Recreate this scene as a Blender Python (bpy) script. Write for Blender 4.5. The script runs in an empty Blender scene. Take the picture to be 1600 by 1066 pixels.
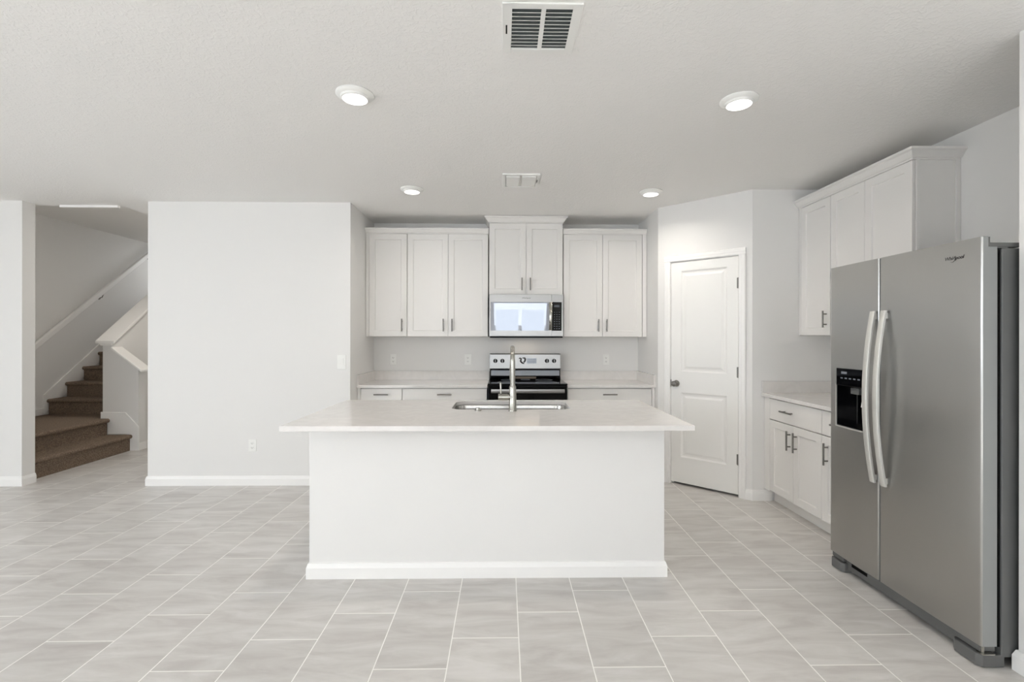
import bpy, bmesh, math, random
from mathutils import Vector, Matrix
random.seed(7)
PI = math.pi
sc = bpy.context.scene
C = sc.collection

# ------------------------------------------------------------------ camera, world, big lights, exposure
cam_d = bpy.data.cameras.new('camera')
cam = bpy.data.objects.new('camera', cam_d); C.objects.link(cam)
cam_d.sensor_width = 36.0
cam_d.sensor_fit = 'HORIZONTAL'
cam_d.lens = 36.0 * 750.64 / 1600
cam_d.shift_x = 0.0
cam_d.shift_y = -(533.0 - 528.76) / 1600
cam_d.clip_start = 0.05
YAW, ROLL, CAM_H = 0.01589, 0.0014037, 1.373
cam.location = (0, 0, CAM_H)
cam.matrix_world = Matrix.Translation((0, 0, CAM_H)) @ Matrix.Rotation(-YAW, 4, 'Z') @ Matrix.Rotation(PI / 2, 4, 'X') @ Matrix.Rotation(ROLL, 4, 'Z')
sc.camera = cam

world = bpy.data.worlds.new('world'); sc.world = world
world.use_nodes = True
world.node_tree.nodes['Background'].inputs[0].default_value = (0.86, 0.92, 1.0, 1)
world.node_tree.nodes['Background'].inputs[1].default_value = 1.0

def area_light(name, loc, rot, sx, sy, power, col=(1, 1, 1), spread=PI):
    d = bpy.data.lights.new(name, 'AREA'); d.shape = 'RECTANGLE'; d.size = sx; d.size_y = sy
    d.energy = power; d.color = col; d.spread = spread
    o = bpy.data.objects.new(name, d); C.objects.link(o); o.location = loc; o.rotation_euler = rot
    return o
BACK_Y = -4.2                                    # wall behind the camera
# area lights as daylight outside unseen, partly assumed windows behind the camera and at left
WINDOWS_BACK = [(-4.6, -1.4, 0.35, 2.35), (-0.30, 1.22, 0.0, 2.27)]
for x0, x1, z0, z1 in WINDOWS_BACK:
    area_light('daylight', ((x0 + x1) / 2, BACK_Y - 0.25, (z0 + z1) / 2 + 0.25), (PI / 2 - 0.50, 0, 0), x1 - x0, z1 - z0, (24 if x0 < -1 else 31) * (x1 - x0) * (z1 - z0), (0.86, 0.93, 1.0))
WINDOW_LEFT = (-2.6, 0.9, 0.35, 2.35)
LEFT_X = -6.6
y0_, y1_, z0_, z1_ = WINDOW_LEFT
area_light('daylight', (LEFT_X - 0.25, (y0_ + y1_) / 2, (z0_ + z1_) / 2 + 0.25), (0, -PI / 2 + 0.6, 0), z1_ - z0_, y1_ - y0_, 54 * (y1_ - y0_) * (z1_ - z0_), (0.86, 0.93, 1.0))
# sunlight added so its floor patch behind the camera bounces onto the ceiling
sun_d = bpy.data.lights.new('bounce_sun', 'SUN'); sun_d.energy = 110; sun_d.angle = 0.02; sun_d.color = (0.945, 0.965, 0.99)
bounce_sun = bpy.data.objects.new('bounce_sun', sun_d); C.objects.link(bounce_sun); bounce_sun.rotation_euler = (math.radians(38), 0, math.radians(-8))
# daylight that falls down the stairwell from the floor above
area_light('daylight', (-5.3, 9.75, 3.35), (PI * 0.44, 0, PI), 1.0, 1.5, 75, (0.94, 0.97, 1.0))
# unseen light without a fixture, added to brighten the hall and half walls
area_light('unseen_hall_light', (-3.85, 5.75, 2.63), (0, 0, 0), 0.15, 0.15, 24, (1.0, 0.92, 0.82))

sc.view_settings.view_transform = 'Standard'
sc.view_settings.look = 'None'
sc.view_settings.exposure = -1.27
sc.view_settings.gamma = 1.0
sc.view_settings.use_curve_mapping = False
sc.cycles.use_denoising = True
sc.cycles.max_bounces = 14
sc.cycles.diffuse_bounces = 9
sc.cycles.glossy_bounces = 6
sc.cycles.sample_clamp_indirect = 40.0
sc.cycles.caustics_reflective = False
sc.cycles.caustics_refractive = False

# ------------------------------------------------------------------ materials
def srgb(r, g, b):
    f = lambda c: (c / 255 / 12.92) if c / 255 <= 0.04045 else ((c / 255 + 0.055) / 1.055) ** 2.4
    return (f(r), f(g), f(b), 1)
def mat(name, col, rough=0.5, metal=0.0, spec=0.5, coat=0.0):
    m = bpy.data.materials.new(name); m.use_nodes = True
    p = m.node_tree.nodes['Principled BSDF']
    p.inputs['Base Color'].default_value = col
    p.inputs['Roughness'].default_value = rough
    p.inputs['Metallic'].default_value = metal
    p.inputs['Specular IOR Level'].default_value = spec
    p.inputs['Coat Weight'].default_value = coat
    return m
def nodes(m): return m.node_tree.nodes, m.node_tree.links, m.node_tree.nodes['Principled BSDF']
def add_bump(m, scale, strength, dist=0.002, detail=3, coords='Object', stretch=(1, 1, 1)):
    n, l, p = nodes(m)
    tc = n.new('ShaderNodeTexCoord'); mp = n.new('ShaderNodeMapping'); mp.inputs['Scale'].default_value = stretch
    nz = n.new('ShaderNodeTexNoise'); nz.inputs['Scale'].default_value = scale; nz.inputs['Detail'].default_value = detail
    b = n.new('ShaderNodeBump'); b.inputs['Strength'].default_value = strength; b.inputs['Distance'].default_value = dist
    l.new(tc.outputs[coords], mp.inputs[0]); l.new(mp.outputs[0], nz.inputs['Vector']); l.new(nz.outputs['Fac'], b.inputs['Height']); l.new(b.outputs[0], p.inputs['Normal'])
    return nz, mp
M = {}
M['wall'] = mat('wall_paint', srgb(230, 229, 227), 0.62, spec=0.3); add_bump(M['wall'], 70, 0.12, 0.002)
M['ceiling'] = mat('ceiling_knockdown', srgb(240, 239, 237), 0.8, spec=0.2)
n, l, p = nodes(M['ceiling'])
tc = n.new('ShaderNodeTexCoord')
nz = n.new('ShaderNodeTexNoise'); nz.inputs['Scale'].default_value = 42; nz.inputs['Detail'].default_value = 4; nz.inputs['Distortion'].default_value = 1.2
rp = n.new('ShaderNodeValToRGB'); rp.color_ramp.elements[0].position = 0.47; rp.color_ramp.elements[1].position = 0.60
b = n.new('ShaderNodeBump'); b.inputs['Strength'].default_value = 0.38; b.inputs['Distance'].default_value = 0.002
l.new(tc.outputs['Object'], nz.inputs['Vector']); l.new(nz.outputs['Fac'], rp.inputs[0]); l.new(rp.outputs[0], b.inputs['Height']); l.new(b.outputs[0], p.inputs['Normal'])
M['trim'] = mat('white_trim', srgb(242, 241, 239), 0.38)
M['cab'] = mat('white_cabinet_paint', srgb(229, 227, 224), 0.36)
M['door'] = mat('white_door_paint', srgb(238, 237, 234), 0.38)
M['plastic'] = mat('white_plastic', srgb(238, 238, 235), 0.35)
M['nickel'] = mat('satin_nickel', srgb(128, 125, 121), 0.35, 1.0)
M['chrome'] = mat('faucet_steel', srgb(172, 170, 163), 0.20, 1.0)
M['chrome_dark'] = mat('spray_hose', srgb(120, 118, 112), 0.35, 1.0)
M['black'] = mat('black_plastic', srgb(10, 10, 11), 0.5, spec=0.25)
M['gap'] = mat('dark_gap', srgb(22, 21, 20), 0.9, spec=0.1)
M['blackglass'] = mat('black_glass', srgb(6, 6, 8), 0.05, spec=0.25)
M['mirrorglass'] = mat('oven_window_glass', srgb(150, 155, 165), 0.012, 0.32, spec=1.0)
M['greyplastic'] = mat('grey_plastic', srgb(96, 96, 95), 0.45)
M['fridgeside'] = mat('fridge_side_paint', srgb(104, 105, 104), 0.42, 0.3)
M['duct'] = mat('duct_metal', srgb(84, 90, 90), 0.7, 0.1)
M['ink'] = mat('logo_ink', srgb(45, 42, 42), 0.4)
M['keyprint'] = mat('key_print', srgb(120, 126, 134), 0.5)
M['display'] = mat('display_glass', srgb(176, 184, 196), 0.15, spec=0.6)

def steel(name, col, rough, aniso=0.0):
    m = mat(name, col, rough, 1.0); n, l, p = nodes(m)
    p.inputs['Anisotropic'].default_value = aniso
    tg = n.new('ShaderNodeTangent'); tg.direction_type = 'RADIAL'; tg.axis = 'Z'
    l.new(tg.outputs[0], p.inputs['Tangent'])
    tc = n.new('ShaderNodeTexCoord'); mp = n.new('ShaderNodeMapping'); mp.inputs['Scale'].default_value = (2, 2, 900)
    nz = n.new('ShaderNodeTexNoise'); nz.inputs['Scale'].default_value = 1.0; nz.inputs['Detail'].default_value = 2
    mr = n.new('ShaderNodeMapRange'); mr.inputs['To Min'].default_value = rough - 0.005; mr.inputs['To Max'].default_value = rough + 0.01
    l.new(tc.outputs['Object'], mp.inputs[0]); l.new(mp.outputs[0], nz.inputs['Vector']); l.new(nz.outputs['Fac'], mr.inputs['Value']); l.new(mr.outputs[0], p.inputs['Roughness'])
    return m
M['fridge'] = steel('fridge_stainless', srgb(180, 179, 176), 0.28, 0.85)
M['steel'] = steel('brushed_steel', srgb(160, 159, 157), 0.30, 0.3)
M['handle'] = mat('handle_aluminium', srgb(214, 213, 208), 0.42, 0.55)
M['sink'] = mat('sink_steel', srgb(190, 188, 184), 0.22, 1.0)

def emit(name, col, strength):
    m = bpy.data.materials.new(name); m.use_nodes = True; n = m.node_tree.nodes; n.clear()
    e = n.new('ShaderNodeEmission'); e.inputs[0].default_value = col; e.inputs[1].default_value = strength
    o = n.new('ShaderNodeOutputMaterial'); m.node_tree.links.new(e.outputs[0], o.inputs[0]); return m
M['lens'] = emit('lit_lens', (1.0, 0.97, 0.92, 1), 9.0)

# quartz worktop: pale with the faintest cloudy veins
M['quartz'] = mat('quartz', srgb(222, 218, 213), 0.11, spec=0.5)
n, l, p = nodes(M['quartz'])
tc = n.new('ShaderNodeTexCoord'); nz = n.new('ShaderNodeTexNoise'); nz.inputs['Scale'].default_value = 9; nz.inputs['Detail'].default_value = 6; nz.inputs['Distortion'].default_value = 1.5
rp = n.new('ShaderNodeValToRGB'); rp.color_ramp.elements[0].position = 0.3; rp.color_ramp.elements[1].position = 0.75
rp.color_ramp.elements[0].color = srgb(217, 214, 211); rp.color_ramp.elements[1].color = srgb(226, 223, 220)
l.new(tc.outputs['Object'], nz.inputs['Vector']); l.new(nz.outputs['Fac'], rp.inputs[0]); l.new(rp.outputs[0], p.inputs['Base Color'])

# carpet
M['carpet'] = mat('carpet', srgb(128, 108, 92), 0.95, spec=0.1)
n, l, p = nodes(M['carpet'])
tc = n.new('ShaderNodeTexCoord'); nz = n.new('ShaderNodeTexNoise'); nz.inputs['Scale'].default_value = 95; nz.inputs['Detail'].default_value = 5
rp = n.new('ShaderNodeValToRGB'); rp.color_ramp.elements[0].position = 0.35; rp.color_ramp.elements[1].position = 0.68
rp.color_ramp.elements[0].color = srgb(106, 92, 80); rp.color_ramp.elements[1].color = srgb(146, 129, 113)
b = n.new('ShaderNodeBump'); b.inputs['Strength'].default_value = 0.9; b.inputs['Distance'].default_value = 0.006
l.new(tc.outputs['Object'], nz.inputs['Vector']); l.new(nz.outputs['Fac'], rp.inputs[0]); l.new(rp.outputs[0], p.inputs['Base Color']); l.new(nz.outputs['Fac'], b.inputs['Height']); l.new(b.outputs[0], p.inputs['Normal'])

# floor tiles 305 x 610 in third bond
def tile_material():
    m = mat('floor_tile', srgb(190, 187, 182), 0.38, spec=0.45)
    n, l, p = nodes(m)
    def math_(op, a, b=None, c=None):
        x = n.new('ShaderNodeMath'); x.operation = op
        for i, v in enumerate((a, b, c)):
            if v is None: continue
            if isinstance(v, (int, float)): x.inputs[i].default_value = v
            else: l.new(v, x.inputs[i])
        return x.outputs[0]
    tc = n.new('ShaderNodeTexCoord'); sp = n.new('ShaderNodeSeparateXYZ'); l.new(tc.outputs['Object'], sp.inputs[0])
    X0, Y0, W, L = -0.8474, 2.609, 0.305, 0.61
    u = math_('DIVIDE', math_('SUBTRACT', sp.outputs[0], X0), W)
    c = math_('FLOOR', u); fu = math_('SUBTRACT', u, c)
    v = math_('ADD', math_('DIVIDE', math_('SUBTRACT', sp.outputs[1], Y0), L), math_('DIVIDE', math_('SUBTRACT', 1.0, c), 3.0))
    r = math_('FLOOR', v); fv = math_('SUBTRACT', v, r)
    du = math_('MULTIPLY', math_('MINIMUM', fu, math_('SUBTRACT', 1.0, fu)), W)
    dv = math_('MULTIPLY', math_('MINIMUM', fv, math_('SUBTRACT', 1.0, fv)), L)
    d = math_('MINIMUM', du, dv)
    grout = n.new('ShaderNodeMapRange'); grout.inputs['From Min'].default_value = 0.0019; grout.inputs['From Max'].default_value = 0.0028
    grout.inputs['To Min'].default_value = 1.0; grout.inputs['To Max'].default_value = 0.0
    l.new(d, grout.inputs['Value'])
    cb = n.new('ShaderNodeCombineXYZ'); l.new(c, cb.inputs[0]); l.new(r, cb.inputs[1])
    wn = n.new('ShaderNodeTexWhiteNoise'); wn.noise_dimensions = '3D'; l.new(cb.outputs[0], wn.inputs['Vector'])
    # veins: long soft streaks, shifted for each tile
    vs = n.new('ShaderNodeVectorMath'); vs.operation = 'SCALE'; vs.inputs['Scale'].default_value = 37.0; l.new(wn.outputs['Color'], vs.inputs[0])
    va = n.new('ShaderNodeVectorMath'); va.operation = 'ADD'; l.new(tc.outputs['Object'], va.inputs[0]); l.new(vs.outputs[0], va.inputs[1])
    mp = n.new('ShaderNodeMapping'); mp.inputs['Rotation'].default_value = (0, 0, -0.35); mp.inputs['Scale'].default_value = (2.0, 9.0, 1)
    l.new(va.outputs[0], mp.inputs[0])
    nz = n.new('ShaderNodeTexNoise'); nz.inputs['Scale'].default_value = 1.3; nz.inputs['Detail'].default_value = 7; nz.inputs['Roughness'].default_value = 0.62; nz.inputs['Distortion'].default_value = 0.7
    l.new(mp.outputs[0], nz.inputs['Vector'])
    rp = n.new('ShaderNodeValToRGB'); e = rp.color_ramp.elements
    e[0].position = 0.28; e[0].color = srgb(187, 182, 179); e[1].position = 0.78; e[1].color = srgb(222, 219, 217)
    mid = e.new(0.52); mid.color = srgb(205, 202, 198)
    l.new(nz.outputs['Fac'], rp.inputs[0])
    hs = n.new('ShaderNodeHueSaturation')
    val = n.new('ShaderNodeMapRange'); val.inputs['To Min'].default_value = 0.95; val.inputs['To Max'].default_value = 1.04; l.new(wn.outputs['Value'], val.inputs['Value'])
    l.new(val.outputs[0], hs.inputs['Value']); l.new(rp.outputs[0], hs.inputs['Color'])
    mx = n.new('ShaderNodeMix'); mx.data_type = 'RGBA'
    l.new(grout.outputs[0], mx.inputs['Factor']); l.new(hs.outputs[0], mx.inputs['A']); mx.inputs['B'].default_value = srgb(248, 246, 242)
    l.new(mx.outputs['Result'], p.inputs['Base Color'])
    rr = n.new('ShaderNodeMapRange'); rr.inputs['To Min'].default_value = 0.36; rr.inputs['To Max'].default_value = 0.8; l.new(grout.outputs[0], rr.inputs['Value']); l.new(rr.outputs[0], p.inputs['Roughness'])
    hh = math_('SUBTRACT', math_('MULTIPLY', nz.outputs['Fac'], 0.15), grout.outputs[0])
    b = n.new('ShaderNodeBump'); b.inputs['Strength'].default_value = 0.35; b.inputs['Distance'].default_value = 0.0012
    l.new(hh, b.inputs['Height']); l.new(b.outputs[0], p.inputs['Normal'])
    return m
M['tile'] = tile_material()

# ------------------------------------------------------------------ mesh helpers
def tag(o, label=None, cat=None, group=None, kind=None):
    if label: o['label'] = label
    if cat: o['category'] = cat
    if group: o['group'] = group
    if kind: o['kind'] = kind
    return o
def thing(name, label, cat, loc=(0, 0, 0), rz=0.0, group=None):
    o = bpy.data.objects.new(name, None); C.objects.link(o); o.empty_display_size = 0.05
    o.location = loc; o.rotation_euler = (0, 0, rz)
    return tag(o, label, cat, group)
class MB:
    def __init__(s): s.bm = bmesh.new()
    def box(s, x0, x1, y0, y1, z0, z1):
        v = [s.bm.verts.new(q) for q in [(x0, y0, z0), (x1, y0, z0), (x1, y1, z0), (x0, y1, z0), (x0, y0, z1), (x1, y0, z1), (x1, y1, z1), (x0, y1, z1)]]
        for f in [(3, 2, 1, 0), (4, 5, 6, 7), (0, 1, 5, 4), (1, 2, 6, 5), (2, 3, 7, 6), (3, 0, 4, 7)]: s.bm.faces.new([v[i] for i in f])
        return s
    def prism(s, pts, ext):
        """pts: 3D loop, ext: vector"""
        e = Vector(ext); a = [s.bm.verts.new(q) for q in pts]; b = [s.bm.verts.new(Vector(q) + e) for q in pts]
        s.bm.faces.new(a[::-1]); s.bm.faces.new(b); k = len(a)
        for i in range(k): s.bm.faces.new([a[i], a[(i + 1) % k], b[(i + 1) % k], b[i]])
        return s
    def tube(s, path, radii, seg=16, cap=True):
        """path: list of 3D points; radii: per point"""
        pts = [Vector(q) for q in path]; rings = []
        if not isinstance(radii, (list, tuple)): radii = [radii] * len(pts)
        t0 = (pts[1] - pts[0]).normalized(); ref = Vector((0, 0, 1)) if abs(t0.z) < 0.9 else Vector((1, 0, 0))
        nrm = t0.cross(ref).normalized()
        for i, q in enumerate(pts):
            a = pts[max(0, i - 1)]; b = pts[min(len(pts) - 1, i + 1)]
            t = (b - a)
            t = t.normalized() if t.length > 1e-9 else t0
            nrm = (nrm - t * nrm.dot(t)).normalized(); bn = t.cross(nrm)
            rings.append([s.bm.verts.new(q + (nrm * math.cos(2 * PI * k / seg) + bn * math.sin(2 * PI * k / seg)) * radii[i]) for k in range(seg)])
        for r0, r1 in zip(rings, rings[1:]):
            for k in range(seg): s.bm.faces.new([r0[k], r0[(k + 1) % seg], r1[(k + 1) % seg], r1[k]])
        if cap: s.bm.faces.new(rings[0][::-1]); s.bm.faces.new(rings[-1])
        return s
    def sweep(s, path, prof):
        """path: (x,y) polyline; prof: closed loop of (out,z), out = to the right of travel; mitred"""
        n = len(path); P = [Vector(q) for q in path]; rings = []
        for i in range(n):
            d0 = (P[i] - P[i - 1]).normalized() if i > 0 else None
            d1 = (P[i + 1] - P[i]).normalized() if i < n - 1 else None
            if d0 is None: d0 = d1
            if d1 is None: d1 = d0
            n0 = Vector((d0.y, -d0.x)); n1 = Vector((d1.y, -d1.x)); mtr = (n0 + n1); mtr = mtr / mtr.length
            k = 1.0 / max(0.2, mtr.dot(n0))
            rings.append([s.bm.verts.new((P[i].x + mtr.x * o * k, P[i].y + mtr.y * o * k, z)) for o, z in prof])
        m = len(prof)
        for r0, r1 in zip(rings, rings[1:]):
            for k in range(m): s.bm.faces.new([r0[k], r0[(k + 1) % m], r1[(k + 1) % m], r1[k]])
        s.bm.faces.new(rings[0]); s.bm.faces.new(rings[-1][::-1])
        return s
    def lathe(s, prof, center, axis='Z', seg=32):
        """prof: (r, h) list"""
        cx, cy, cz = center; rings = []
        for r, h in prof:
            ring = []
            for k in range(seg):
                a = 2 * PI * k / seg; c, d = r * math.cos(a), r * math.sin(a)
                q = {'Z': (c, d, h), 'Y': (c, h, d), 'X': (h, c, d)}[axis]
                ring.append(s.bm.verts.new((cx + q[0], cy + q[1], cz + q[2])))
            rings.append(ring)
        for r0, r1 in zip(rings, rings[1:]):
            for k in range(seg): s.bm.faces.new([r0[k], r0[(k + 1) % seg], r1[(k + 1) % seg], r1[k]])
        s.bm.faces.new(rings[0]); s.bm.faces.new(rings[-1][::-1])
        return s
    def build(s, name, m, parent=None, bevel=0.0, smooth=False, world=False, seg=2):
        bmesh.ops.remove_doubles(s.bm, verts=s.bm.verts, dist=1e-6)
        bmesh.ops.recalc_face_normals(s.bm, faces=s.bm.faces)
        me = bpy.data.meshes.new(name)
        if world and parent is not None:
            r = parent
            while r.parent: r = r.parent
            bmesh.ops.translate(s.bm, verts=s.bm.verts, vec=-r.location)
        s.bm.to_mesh(me); s.bm.free(); me.materials.append(m)
        o = bpy.data.objects.new(name, me); C.objects.link(o)
        if parent is not None: o.parent = parent
        if smooth:
            for f in me.polygons: f.use_smooth = True
        if bevel > 0:
            b = o.modifiers.new('bevel', 'BEVEL'); b.width = bevel; b.segments = seg; b.limit_method = 'ANGLE'; b.angle_limit = math.radians(40)
            b.harden_normals = False
        if smooth:
            es = o.modifiers.new('edge', 'EDGE_SPLIT'); es.split_angle = math.radians(38)
        return o
def struct(name, mb, m, parent=None, bevel=0.0, smooth=False):
    o = mb.build(name, m, parent, bevel=bevel, smooth=smooth)
    if parent is None: o['kind'] = 'structure'
    return o
def rrect(x0, x1, y0, y1, r, seg=6):
    pts = []
    for cx, cy, a0 in ((x1 - r, y0 + r, -PI / 2), (x1 - r, y1 - r, 0), (x0 + r, y1 - r, PI / 2), (x0 + r, y0 + r, PI)):
        for k in range(seg + 1):
            a = a0 + PI / 2 * k / seg; pts.append((cx + r * math.cos(a), cy + r * math.sin(a)))
    return pts

CEIL = 2.64
# ------------------------------------------------------------------ the shell
struct('floor', MB().box(LEFT_X - 0.2, 3.1, BACK_Y - 0.2, 9.9, -0.12, 0), M['tile'])
c = MB()
c.box(LEFT_X - 0.2, 3.1, BACK_Y - 0.2, 4.68, CEIL, CEIL + 0.30)
c.box(-3.68, 3.1, 4.68, 7.7, CEIL, CEIL + 0.30)
struct('ceiling', c, M['ceiling'])
struct('ceiling_stairwell', MB().box(-6.1, -3.4, 4.66, 8.35, 2.93, 3.05), M['ceiling'])
FACE_Y = 4.514
struct('wall_front', MB().box(-3.31, -1.44, FACE_Y, FACE_Y + 0.125, 0, CEIL), M['wall'])
struct('wall_front_left', MB().box(LEFT_X - 0.15, -4.46, FACE_Y, FACE_Y + 0.125, 0, CEIL), M['wall'])
struct('wall_kitchen_left', MB().box(-1.565, -1.44, FACE_Y + 0.125, 5.33, 0, CEIL), M['wall'])
struct('wall_kitchen_back', MB().box(-1.70, 2.93, 5.33, 5.46, 0, CEIL), M['wall'])
struct('wall_kitchen_right', MB().box(2.80, 2.93, 1.95, 5.33, 0, CEIL), M['wall'])
struct('wall_pantry_left', MB().prism([(1.49, 4.637, 0), (1.49, 5.33, 0), (1.60, 5.33, 0), (1.60, 4.70, 0)], (0, 0, CEIL)), M['wall'])
struct('wall_pantry_right', MB().prism([(2.104, 4.045, 0), (2.80, 4.045, 0), (2.80, 4.155, 0), (2.16, 4.155, 0)], (0, 0, CEIL)), M['wall'])
struct('wall_right', MB().box(2.125, 2.93, BACK_Y, 1.95, 0, CEIL), M['wall'])
# wall behind the camera, with openings
wb = MB(); xs = LEFT_X - 0.15
for x0, x1, z0, z1 in WINDOWS_BACK:
    wb.box(xs, x0, BACK_Y - 0.15, BACK_Y, 0, CEIL); wb.box(x0, x1, BACK_Y - 0.15, BACK_Y, z1, CEIL)
    if z0 > 0: wb.box(x0, x1, BACK_Y - 0.15, BACK_Y, 0, z0)
    xs = x1
wb.box(xs, 2.93, BACK_Y - 0.15, BACK_Y, 0, CEIL)
struct('wall_back', wb, M['wall'])
y0, y1, z0, z1 = WINDOW_LEFT
wl = MB(); wl.box(LEFT_X - 0.15, LEFT_X, BACK_Y, y0, 0, CEIL).box(LEFT_X - 0.15, LEFT_X, y1, FACE_Y, 0, CEIL).box(LEFT_X - 0.15, LEFT_X, y0, y1, 0, z0).box(LEFT_X - 0.15, LEFT_X, y0, y1, z1, CEIL)
struct('wall_left', wl, M['wall'])
def window_frame(name, pts, z0, z1, along, muntins):
    f = MB(); a, b, fixed = pts; w = 0.05
    def bx(p0, p1, q0, q1):
        if along == 'X': f.box(p0, p1, fixed - 0.10, fixed - 0.05, q0, q1)
        else: f.box(fixed - 0.10, fixed - 0.05, p0, p1, q0, q1)
    bx(a, a + w, z0, z1); bx(b - w, b, z0, z1); bx(a + w, b - w, z0, z0 + w); bx(a + w, b - w, z1 - w, z1)
    for mx in muntins: bx(mx - w, mx + w, z0 + w, z1 - w)
    struct(name, f, M['trim'])
window_frame('window_1', (-4.6, -1.4, BACK_Y), 0.35, 2.35, 'X', [-3.53, -2.47])
window_frame('window_2', (-0.30, 1.22, BACK_Y), 0.0, 2.27, 'X', [0.46])
window_frame('window_3', (-2.6, 0.9, LEFT_X), 0.35, 2.35, 'Y', [-1.43, -0.27])

# stairwell shell
SWX = -5.87
struct('wall_stairwell_left', MB().box(SWX - 0.13, SWX, FACE_Y + 0.125, 10.0, 0, 5.2), M['wall'])
struct('wall_stairwell_end', MB().box(SWX - 0.13, -3.3, 9.9, 10.03, 0, 5.2), M['wall'])
struct('wall_stairwell_upper', MB().box(SWX, -3.3, 8.35, 8.45, 2.93, 2.94).box(-4.78, -4.66, 8.35, 9.9, 1.9, 5.2).box(SWX, -4.66, 8.30, 8.42, 3.05, 5.2), M['wall'])
struct('ceiling_upper', MB().box(SWX - 0.13, -3.3, 8.2, 10.03, 5.2, 5.3), M['ceiling'])
struct('wall_hall_right', MB().box(-3.31, -3.19, FACE_Y + 0.125, 7.6, 0, CEIL), M['wall'])
struct('wall_hall_end', MB().box(-4.66, -3.19, 7.5, 7.62, 0, 2.93), M['wall'])
SL = 0.76                                   # rise over run of the upper flight
yl0 = 5.93
struct('wall_stair_upper', MB().prism([(-4.78, yl0, 0), (-4.78, 9.9, 0), (-4.78, 9.9, min(5.0, 1.30 + SL * (9.9 - yl0))), (-4.78, yl0, 1.295)], (-0.11, 0, 0)), M['wall'])
struct('wall_stair_lower', MB().prism([(-4.78, yl0, 0), (-4.46, yl0, 0), (-4.46, yl0, 0.985), (-4.78, yl0, 1.225)], (0, 0.12, 0)), M['wall'])
# sloping caps on the two half walls
cp = MB().prism([(-4.955, 5.895, 1.300), (-4.955, 5.895, 1.335), (-4.955, 9.6, 1.335 + SL * 3.705), (-4.955, 9.6, 1.300 + SL * 3.705)], (0.225, 0, 0))
cp.prism([(-4.905, 5.905, 1.275), (-4.905, 5.905, 1.300), (-4.905, 9.6, 1.300 + SL * 3.695), (-4.905, 9.6, 1.275 + SL * 3.695)], (0.14, 0, 0))
struct('trim_1', cp, M['trim'], bevel=0.004)
cp = MB().prism([(-4.775, 5.90, 1.232), (-4.775, 5.90, 1.262), (-4.405, 5.90, 0.985), (-4.405, 5.90, 0.955)], (0, 0.18, 0))
struct('trim_2', cp, M['trim'], bevel=0.004)
# thin white strip at the front lip of the stairwell opening
struct('trim_3', MB().box(-4.25, -3.70, 4.655, 4.685, CEIL - 0.020, CEIL), M['trim'])
# skirting that climbs the stairwell wall
sk = MB().prism([(SWX, 6.20, 0.39), (SWX, 6.20, 0.64), (SWX, 9.7, 0.64 + SL * 3.5), (SWX, 9.7, 0.39 + SL * 3.5)], (0.018, 0, 0))
sk.prism([(SWX, 4.64, 0.39), (SWX, 4.64, 0.475), (SWX, 6.20, 0.475), (SWX, 6.20, 0.39)], (0.016, 0, 0))
struct('baseboard_stairs', sk, M['trim'], bevel=0.003)

# baseboards
BP = [(0, 0), (0.014, 0), (0.014, 0.062), (0.010, 0.074), (0.006, 0.086), (0, 0.089)]
def baseboard(name, path, prof=BP): struct(name, MB().sweep(path, prof), M['trim'])
def quarter(): pass
baseboard('baseboard_front', [(-3.31, 4.60), (-3.31, FACE_Y), (-1.44, FACE_Y), (-1.44, 4.715)])
baseboard('baseboard_left', [(LEFT_X, FACE_Y), (-4.46, FACE_Y), (-4.46, FACE_Y + 0.125)])
baseboard('baseboard_right', [(2.125, BACK_Y), (2.125, 1.95), (2.79, 1.95)][::-1] if False else [(2.79, 1.95), (2.125, 1.95), (2.125, BACK_Y)])
pb = MB().prism([(-4.905, 5.93, 0.385), (-4.905, 5.93, 0.470), (-4.61, 5.93, 0.462), (-4.445, 5.93, 0.285), (-4.445, 5.93, 0), (-4.56, 5.93, 0), (-4.56, 5.93, 0.20), (-4.82, 5.93, 0.20), (-4.82, 5.93, 0.385)], (0, -0.014, 0))
pb.box(-4.46, -4.446, 5.93, 6.05, 0, 0.089)
struct('baseboard_half_wall', pb, M['trim'], bevel=0.002)

# ------------------------------------------------------------------ pantry wall, door and casing (local frame: x along the wall, -y to the room)
PA = math.atan2(-0.592, 0.614)
PL = 0.853
pw = thing('wall_pantry_front', None, None, (1.49, 4.637, 0), PA); pw['kind'] = 'structure'
struct('wall_surface', MB().box(0, 0.128, 0, 0.105, 0, CEIL).box(0.746, PL, 0, 0.105, 0, CEIL).box(0.128, 0.746, 0, 0.105, 2.097, CEIL), M['wall'], pw)
tr = thing('trim_4', None, None, (1.49, 4.637, 0), PA); tr['kind'] = 'structure'
cs = MB()
CP = [(0, 0), (-0.012, 0), (-0.016, 0.006), (-0.016, 0.022), (-0.019, 0.030), (-0.019, 0.052), (-0.012, 0.058), (0, 0.058)]   # (y, distance from opening edge)
def casing_leg(s_edge, sgn, z0, z1): cs.prism([(s_edge + sgn * d, y, z0) for y, d in CP], (0, 0, z1 - z0))
casing_leg(0.128, -1, 0, 2.097); casing_leg(0.746, 1, 0, 2.097)
cs.prism([(0.128 - 0.058, y, 2.097 + d) for y, d in CP], (0.746 - 0.128 + 0.116, 0, 0))
cs.build('casing', M['trim'], tr)
jb = MB().box(0.128, 0.1315, 0.0, 0.105, 0, 2.093).box(0.7425, 0.746, 0.0, 0.105, 0, 2.093).box(0.128, 0.746, 0, 0.105, 2.0935, 2.097)
jb.box(0.1315, 0.1435, 0.040, 0.05, 0, 2.093).box(0.7305, 0.7425, 0.040, 0.05, 0, 2.093)
jb.build('jamb', M['trim'], tr)

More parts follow.
